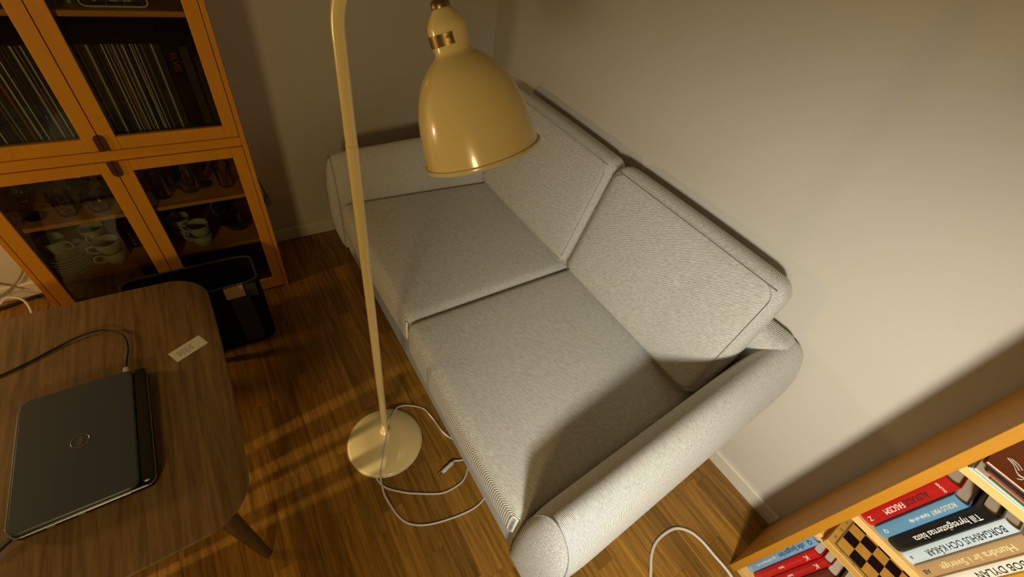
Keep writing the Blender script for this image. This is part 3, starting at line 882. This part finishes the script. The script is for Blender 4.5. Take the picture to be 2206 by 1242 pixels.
for x_ in (LX0 + .03, LX1 - .03):
    for y_ in (LY0 + .03, LY1 - .03):
        obj('foot', lathe(bmesh.new(), [(.008, 0), (.008, .003)], 12, T(x_, y_, TZ), True, True), M_LAP2, lap)
obj('edge_strip', B(LX0 + .03, LX1 - .025, LY0 - .0035, LY0 - .0002, TZ + .012, TZ + .030, .001, 1), M_SILV, lap, 'silver strip along the long edge', smooth=False)
obj('edge_strip', B(LX1 + .0002, LX1 + .0022, LY0 + .02, LY1 - .05, TZ + .0165, TZ + .0205, .0006, 1), M_SILV, lap, smooth=False)
obj('hinge_tab', B(1.215, 1.245, LY1 - .0005, LY1 + .0008, TZ + .012, TZ + .015), M_SILV, lap, smooth=False)
# power lead with lit connector
pw = thing('power_lead', (1.455, -2.056, TZ), 'black power lead with a glowing blue ring plugged into the laptop', 'cable')
obj('lead', tube(bmesh.new(), spline([(1.430, -2.040, TZ + .011), (1.437, -2.052, TZ + .010), (1.447, -2.068, TZ + .008), (1.46, -2.09, TZ + .006), (1.47, -2.15, TZ + .005), (1.44, -2.22, TZ + .005), (1.40, -2.25, TZ + .005)], 5), [.0042] * 12 + [.0028] * 19, 10), M_CORDB, pw)
dl = Vector((.010, -.016, -.001)).normalized()
obj('light_ring', lathe(bmesh.new(), [(.0045, 0), (.0056, .001), (.0056, .004), (.0045, .005)], 20, axis_frame(Vector((1.4475, -2.0685, TZ + .008)), dl)), M_LED, pw, 'glowing blue ring')
nl = thing('network_cable', (.95, -1.81, TZ), 'thin black cable looping across the table to the laptop', 'cable')
obj('cable', tube(bmesh.new(), spline([(.93, -2.18, TZ + .0035), (.912, -2.103, TZ + .0035), (.891, -2.047, TZ + .0035), (.862, -1.987, TZ + .004), (.842, -1.925, TZ + .008), (.848, -1.868, TZ + .012), (.893, -1.825, TZ + .012), (.949, -1.815, TZ + .010), (1.00, -1.820, TZ + .010), (1.030, -1.822, TZ + .011)], 6), .0030, 8), M_CORDB, nl)
obj('connector', B(1.028, 1.058, -1.828, -1.816, TZ + .006, TZ + .016, .002, 1), M_PAPER, nl, 'pale connector', smooth=False)
# slip of paper with a printed receipt
sp = thing('paper_slip', (1.015, -1.668, TZ), 'small white printed slip lying on the coffee table', 'paper')
c0 = Vector((1.0155, -1.6675, TZ)); ux = (Vector((.973, -1.636, 0)) - Vector((1.015, -1.722, 0))).normalized(); uy = Vector((-ux.y, ux.x, 0))
MP = Matrix(((ux.x, uy.x, 0, c0.x), (ux.y, uy.y, 0, c0.y), (0, 0, 1, c0.z), (0, 0, 0, 1)))
obj('sheet', prism(bmesh.new(), [(-.048, -.0245), (.048, -.0245), (.048, .0245), (-.048, .0245)], .0003, .0008, MP), M_PAPER, sp, smooth=False)
bm = bmesh.new()
for k, (l, wln) in enumerate(((-.030, .026), (-.024, .018), (-.018, .030), (-.011, .020), (-.005, .028), (.003, .022), (.009, .026))):
    prism(bm, [(l, -wln / 2), (l + .0016, -wln / 2), (l + .0016, wln / 2), (l, wln / 2)], .0008, .0010, MP)
obj('print', bm, M_INK, sp, 'faint grey printed lines', smooth=False)

# ------------------------------------------------------------------ black basket between table and cabinet
bk = thing('storage_basket', (.595, -1.64, 0), 'black felt storage basket with cream and grey patches behind the coffee table', 'basket')
bx0, bx1, by0, by1, bh = .510, .680, -1.86, -1.425, .36
bm = bmesh.new()
bcx, bcy = (bx0 + bx1) / 2, (by0 + by1) / 2
p = rrect(1, 1, .16, 6)
def rg2(z, sx_, sy_): return [bm.verts.new((bcx + a * sx_, bcy + c * sy_, z)) for a, c in p]
wB, hB = bx1 - bx0, by1 - by0
RR = [rg2(.002, wB * .94, hB * .96), rg2(.02, wB * 1.0, hB * .98), rg2(.15, wB * 1.0, hB * 1.0), rg2(bh - .01, wB, hB), rg2(bh, wB * .985, hB * .99), rg2(bh - .004, wB * .95, hB * .965), rg2(.03, wB * .90, hB * .93)]
for a, b_ in zip(RR[:-1], RR[1:]):
    n = len(a)
    for k in range(n): bm.faces.new((a[k], a[(k + 1) % n], b_[(k + 1) % n], b_[k]))
bm.faces.new(RR[0]); bm.faces.new(RR[-1])
obj('body', bm, M_BLACK, bk)
pts = [Vector((bcx + a * wB * .985, bcy + c * hB * .99, bh)) for a, c in p]
obj('rim', tube(bmesh.new(), pts + [pts[0]], .0045, 8, False), plain('rim_binding', (40, 38, 34), .8), bk, 'dark grey rim binding')
def patch(y0, y1, z0, z1, mat, lab, fringe=False):
    bm = B(bx1 - .004, bx1 + .004, y0, y1, z0, z1, .002, 2)
    if fringe:
        for k in range(26):
            yy = y0 + .003 + (y1 - y0 - .006) * k / 25
            tube(bm, [(bx1 + .001, yy, z1 - .004), (bx1 + .002, yy + random.uniform(-.002, .002), z1 + random.uniform(.006, .014))], [.0018, .0004], 5)
    obj('patch', bm, mat, bk, lab, smooth=False)
patch(-1.552, -1.484, .296, .357, M_CREAMF, 'cream fleece patch with a fringed top', True)
patch(-1.545, -1.474, .025, .293, M_GREY, 'charcoal fleece strip')
patch(-1.481, -1.440, .285, .352, M_GREY, 'small charcoal patch')

# ------------------------------------------------------------------ loose cables left of the cabinet
for nm, pts, r, m, lab in (
    ('white_cable', [(.02, -2.60, .005), (.07, -2.45, .005), (.08, -2.39, .03), (.075, -2.34, .065), (.11, -2.29, .06), (.17, -2.275, .03), (.22, -2.285, .006), (.30, -2.32, .005), (.36, -2.45, .005)], .0045, M_CORDW, 'white cable arching up from the floor left of the cabinet'),
    ('white_cable', [(.05, -2.75, .005), (.12, -2.55, .005), (.16, -2.42, .005), (.175, -2.34, .005), (.19, -2.24, .005), (.215, -2.15, .005)], .0038, M_CORDW, 'white cable lying flat beside the coffee table corner'),
    ('white_cable', [(.10, -2.78, .005), (.16, -2.56, .005), (.195, -2.43, .005), (.215, -2.34, .005), (.225, -2.25, .005), (.235, -2.15, .005)], .0038, M_CORDW, 'second white cable lying flat next to the table corner'),
    ('black_cable', [(.06, -2.70, .007), (.07, -2.50, .007), (.06, -2.39, .007), (.045, -2.32, .007), (.03, -2.26, .007), (.024, -2.18, .007)], .0065, M_CORDB, 'thick black cable along the wall left of the cabinet'),
    ('grey_cable', [(.008, -2.245, .17), (.010, -2.275, .12), (.012, -2.315, .08), (.018, -2.36, .05), (.02, -2.42, .03), (.03, -2.50, .006)], .0035, plain('grey_cable_b', (150, 138, 104), .6), 'grey cable crossing behind the arching white one at the wall'),
    ('grey_cable', [(.006, -2.55, .45), (.008, -2.42, .20), (.010, -2.38, .12), (.012, -2.33, .075), (.02, -2.30, .05)], .0035, plain('grey_cable', (150, 138, 104), .6), 'grey cable hanging down the wall left of the cabinet'),
):
    o = obj(nm, tube(bmesh.new(), spline(pts, 7), r, 8), m, None)
    tag(o, lab, 'cable', 'loose cables left of the cabinet')

# ------------------------------------------------------------------ added slatted screen, out of view, cutting the low lamp's light into floor bars
rkx, rky = 1.36, -2.62
rk = thing('light_slat_screen', (rkx, rky, 0), 'dark slatted wooden screen added out of view to cut light into bars on the floor', 'light screen')
for xa, xb in ((1.12, 1.286), (1.310, 1.352), (1.376, 1.392), (1.430, 1.456), (1.472, 1.60)):  # gaps between the slats are shaped for the light bars
    obj('slat', B(xa, xb, rky - .006, rky + .006, .035, .2595, .002, 1), M_TLEG, rk, smooth=False)
obj('bottom_rail', B(1.12, 1.60, rky - .012, rky + .012, 0, .0345, .003, 1), M_TLEG, rk, smooth=False)
obj('top_board', B(1.12, 1.60, rky - .012, rky + .012, .26, .44, .003, 1), M_TLEG, rk, smooth=False)
obj('tray', B(rkx - .23, rkx + .23, rky - .20, rky - .013, .02, .034, .002, 1), M_TLEG, rk, smooth=False)
for sx in (-1, 1):
    obj('foot', B(rkx + sx * .2 - .015, rkx + sx * .2 + .015, rky - .20, rky - .17, 0, .019, .002, 1), M_TLEG, rk, smooth=False)

# ------------------------------------------------------------------ white cable by the bookcase
o = obj('extension_cable', tube(bmesh.new(), spline([(2.42, -.72, .0055), (2.33, -.64, .0055), (2.284, -.573, .0055), (2.235, -.515, .0055), (2.215, -.455, .0055), (2.222, -.375, .0055), (2.258, -.330, .0055), (2.306, -.312, .0055), (2.365, -.308, .0055), (2.432, -.305, .0055), (2.52, -.32, .0055), (2.65, -.33, .0055)], 8), .0055, 12), M_CORDW, None)
tag(o, 'thick white cable looped on the floor in front of the bookcase', 'cable')

# ------------------------------------------------------------------ bookcase
BX0, BX1 = 2.416, 3.216
bc = thing('bookcase', (2.816, -.142, 0), 'birch bookcase full of books standing against the wall at the right', 'bookcase')
def bpart(name, mat, *a): return obj(name, B(*a, .0008, 1), mat, bc, smooth=False)
bpart('side_panel', M_BCZ, BX0, BX0 + .024, -.280, -.0135, 0, 2.02)
bpart('side_panel', M_BCZ, BX1 - .024, BX1, -.280, -.0135, 0, 2.02)
bpart('back_panel', M_BCZ, BX0 + .0242, BX1 - .0242, -.020, -.0145, .04, 2.0)
bpart('plinth', M_BIRCHX, BX0 + .0242, BX1 - .0242, -.270, -.255, 0, .0245)
for zt in (.045, .472, .622, .946, 1.29, 1.62, 2.02):
    bpart('shelf', M_BIRCHX, BX0 + .0242, BX1 - .0242, -.278, -.0205, zt - .022, zt)

def book(x0, t, z, h, d, col, yf, lab, grp, title=None, size=.016, tcol=M_WHITE, z_off=.04, sx=1.0, pages=True, extra=(), rough=.4, cross=None):
    c = plain('cover', col, rough, coat=.2)
    b = thing('book', (x0 + t / 2, yf + d / 2, z), lab, 'book', grp)
    y1 = yf + d
    ct = .0025
    bm = bmesh.new()
    # curved spine plus two boards as one cover
    n = 8
    outer = [(x0 + t / 2 - t / 2 * math.cos(PI * k / n), yf + .006 - .006 * math.sin(PI * k / n)) for k in range(n + 1)]
    po = [(x0, y1)] + outer + [(x0 + t, y1)]
    inn = [(x0 + t - ct, y1)] + [(x0 + t / 2 + (t / 2 - ct) * math.cos(PI * k / n), yf + ct + .006 - .006 * math.sin(PI * k / n)) for k in range(n + 1)] + [(x0 + ct, y1)]
    prism(bm, po + inn, z, z + h)
    cv = obj('cover', bm, c, b, angle=30)
    if pages:
        obj('pages', B(x0 + ct, x0 + t - ct, yf + .008, y1 - .005, z + .004, z + h - .005), M_PAGES, b, 'cream page block', smooth=False)
    # lettering reads from head to foot, letter tops toward +x
    Rm = Matrix(((0, 1, 0, 0), (0, 0, -1, 0), (-1, 0, 0, 0), (0, 0, 0, 1)))
    if title:
        text_mesh('title', title, size, Matrix.Translation((x0 + t / 2, yf - .0003, z + h - z_off)) @ Rm, tcol, cv, fit=sx)
    for body, sz, zo, m_, dx, s2 in extra:
        text_mesh('lettering', body, sz, Matrix.Translation((x0 + t / 2 + dx, yf - .0003, z + h - zo)) @ Rm, m_, cv, fit=s2)
    if cross:
        body, sz, zo, m_, wd = cross
        text_mesh('author', body, sz, Matrix.Translation((x0 + t / 2 - wd / 2, yf - .0003, z + h - zo)) @ Matrix.Rotation(PI / 2, 4, 'X'), m_, cv, fit=wd)
    return b
G1 = 'books on the middle shelf of the bookcase'
ZB = .6222
book(2.4415, .0345, ZB, .262, .165, (168, 20, 16), -.268, 'thick red book with black and white title next to the side panel', G1, 'FASCISM', .0190, M_WHITE, .136, .058, extra=(('ÄLSKADE', .0190, .066, M_BLACKP, 0, .066), ('Z', .016, .238, M_WHITE, 0, .011)), cross=('ARNSTAD', .0085, .030, M_WHITE, .024))
book(2.4795, .0315, ZB, .238, .16, (92, 138, 168), -.268, 'grey-blue book with cream lettering between the red and the black book', G1, 'ROLLO MAY', .0150, M_YELLOWP, .014, .0630, extra=(('Kärlek och vilja', .0115, .084, M_WHITE, 0, .054), ('Q', .013, .208, M_WHITE, 0, .011)))
book(2.5145, .0320, ZB, .262, .18, (14, 14, 16), -.266, 'black book with condensed white title between the blue and the pale book', G1, 'Till hyresgästernas bästa', .0200, M_WHITE, .022, .172)
book(2.5485, .0305, ZB, .270, .17, (190, 204, 208), -.264, 'pale grey-blue book with thin dark capitals on its spine', G1, 'BORGARHUS OCH KÅKAR', .0200, M_BLACKP, .014, .196, extra=(('s', .012, .25, M_BLACKP, 0, .007),))
book(2.5805, .0310, ZB, .270, .18, (176, 142, 96), -.268, 'tan book with pale gold title on its spine', G1, 'Hundra år i Sverige', .0205, M_YELLOWP, .030, .176, extra=(('AB', .014, .240, M_BLACKP, 0, .018),))
book(2.6165, .0260, ZB, .232, .16, (226, 218, 198), -.262, 'white book with bold black capitals beside the tan book', G1, 'BOB DYLAN', .0200, M_BLACKP, .010, .110)
book(2.6440, .0300, ZB, .225, .16, (206, 150, 40), -.262, 'yellow book next to the white one on the middle shelf', G1, None)
book(2.6760, .0300, ZB, .250, .16, (60, 70, 60), -.262, 'dark green book on the middle shelf', G1, None)
book(2.7080, .0350, ZB, .240, .16, (120, 60, 40), -.262, 'brown book at the right end of the middle shelf', G1, None)
G2 = 'tall books on the bottom shelf of the bookcase'
ZD = .0452
book(2.4420, .0290, ZD, .366, .19, (120, 166, 204), -.256, 'tall light blue book on the bottom shelf against the side panel', G2, 'olle ljungström', .0200, M_BLACKP, .048, .130, extra=(('Q', .016, .014, M_BLACKP, 0, .017), ('jag är både listig och stark', .010, .200, M_WHITE, 0, .110), ('Z', .012, .345, M_WHITE, 0, .010)))
book(2.4735, .0270, ZD, .332, .19, (196, 16, 20), -.256, 'bright red tall book right of the light blue one', G2, 'K', .0200, M_WHITE, .040, .018, extra=(('lumo', .013, .165, M_WHITE, 0, .026),))
book(2.5020, .0270, ZD, .338, .19, (178, 14, 18), -.254, 'darker red tall book between the bright red and the brown one', G2, 'K', .0200, M_WHITE, .040, .018, extra=(('lumo', .013, .165, M_WHITE, 0, .026),))
book(2.5310, .0320, ZD, .310, .19, (92, 30, 16), -.250, 'dark brown tall book on the bottom shelf', G2, None)
book(2.5650, .0360, ZD, .330, .19, (70, 44, 26), -.250, 'black-brown tall book on the bottom shelf', G2, None)
book(2.6030, .0360, ZD, .320, .19, (130, 96, 60), -.250, 'tan tall book on the bottom shelf', G2, None)

# chess box lying flat on the low shelf
cz0 = .4724; ct_ = .022; qs = .0345
CX, CY = 2.456, -.296
ch = thing('chess_box', (CX + .16, CY + .09, cz0), 'flat wooden chess board with lettered border lying on a shelf of the bookcase', 'chess board')
M_CHW = wood('chess_maple', (196, 146, 62), (212, 164, 80), 'X', .4, 1)
obj('box', B(CX, CX + .322, CY, CY + .182, cz0, cz0 + ct_, .001, 1), M_CHW, ch, smooth=False)
ox, oy = CX + .0225, CY + .0165
zt = cz0 + ct_
M_SQD = plain('chess_black', (18, 14, 12), .35); M_SQL = wood('chess_light', (206, 150, 58), (220, 166, 72), 'Y', .35, 1)
for i in range(8):
    for j in range(4):
        dark = (i + j) % 2 == 1
        obj('square', B(ox + i * qs + .0002, ox + (i + 1) * qs - .0002, oy + j * qs + .0002, oy + (j + 1) * qs - .0002, zt, zt + .0005), M_SQD if dark else M_SQL, ch, smooth=False)
bm = bmesh.new()
for k in (.0018, .0042):
    a, b_, c_, d_ = ox - k, ox + 8 * qs + k, oy - k, oy + 4 * qs + k
    lw = .0006
    box(bm, a - lw, a + lw, c_, d_, zt, zt + .0004); box(bm, b_ - lw, b_ + lw, c_, d_, zt, zt + .0004)
    box(bm, a, b_, c_ - lw, c_ + lw, zt, zt + .0004); box(bm, a, b_, d_ - lw, d_ + lw, zt, zt + .0004)
obj('border_lines', bm, M_BLACKP, ch, smooth=False)
for j, s in enumerate('HGFE'):
    text_mesh('letter', s, .011, Matrix.Translation((ox - .0115, oy + (j + .5) * qs, zt)) @ Matrix.Rotation(PI / 2, 4, 'Z'), M_BLACKP, ch, align='CENTER')
for i in range(8):
    text_mesh('numeral', str(i + 1), .010, Matrix.Translation((ox + (i + .5) * qs, oy - .0095, zt)) @ Matrix.Rotation(PI / 2, 4, 'Z'), M_BLACKP, ch, align='CENTER')

# magazines and a red album on the upper shelf
GM = 'magazines on the upper shelf of the bookcase'
zz = .9462
for k, (x0, yf, t, col, rz, lab) in enumerate((
    (2.443, -.282, .0032, (222, 218, 206), 0, 'white magazine at the bottom of the pile beside the side panel'),
    (2.445, -.281, .0026, (180, 184, 196), -.012, 'pale blue-grey magazine second from the bottom of the pile'),
    (2.449, -.280, .0034, (232, 222, 190), -.035, 'cream magazine in the middle of the pile'),
    (2.474, -.281, .0028, (60, 130, 92), -.05, 'green magazine in the pile under the red album'),
    (2.464, -.276, .0028, (216, 120, 96), -.05, 'salmon magazine in the pile under the red album'),
    (2.458, -.268, .0034, (20, 20, 22), -.06, 'black folder directly under the red album'))):
    bm = B(0, .26, 0, .20, 0, t, .0006, 1)
    bmesh.ops.transform(bm, matrix=Matrix.Translation((x0, yf, zz)) @ Matrix.Rotation(rz, 4, 'Z'), verts=bm.verts[:])
    o = obj('magazine', bm, plain('magazine_cover', col, .35), None, smooth=False)
    tag(o, lab, 'magazine', GM)
    zz += t + .0002
alb = thing('album', (2.60, -.15, zz), 'dark red album with a white winged emblem on its cover lying on the magazines', 'album')
MA = Matrix.Translation((2.449, -.262, zz)) @ Matrix.Rotation(-.03, 4, 'Z')
bm = B(0, .27, 0, .20, 0, .002, .0006, 1); box(bm, 0, .27, 0, .20, .008, .010, .0006, 1); box(bm, 0, .27, .197, .20, .002, .008)
bmesh.ops.transform(bm, matrix=MA, verts=bm.verts[:])
obj('cover', bm, plain('album_red', (104, 30, 18), .35, coat=.4), alb, smooth=False)
bm = B(.004, .264, .004, .195, .0022, .0078); bmesh.ops.transform(bm, matrix=MA, verts=bm.verts[:])
obj('pages', bm, M_PAGES, alb, smooth=False)
def emb(pts, w0, w1):
    bm_ = bmesh.new()
    P_ = spline([(a, b_, .0102) for a, b_ in pts], 4)
    n = len(P_)
    tube(bm_, [MA @ p_ for p_ in P_], [w0 + (w1 - w0) * k / (n - 1) for k in range(n)], 6)
    return bm_
for pts, a, b_ in (([(.022, .052), (.035, .046), (.044, .032), (.052, .028), (.062, .036)], .0006, .0016), ([(.024, .056), (.036, .052), (.046, .042)], .0005, .0012),
                   ([(.028, .060), (.040, .058), (.050, .050)], .0005, .0010), ([(.062, .036), (.072, .040), (.082, .036), (.088, .044)], .0022, .0012),
                   ([(.058, .034), (.056, .022), (.050, .014)], .0015, .0008), ([(.070, .038), (.068, .024), (.062, .014)], .0014, .0008), ([(.082, .038), (.086, .026), (.082, .016)], .0013, .0007)):
    obj('emblem', emb(pts, a, b_), M_WHITE, alb, 'white line emblem')
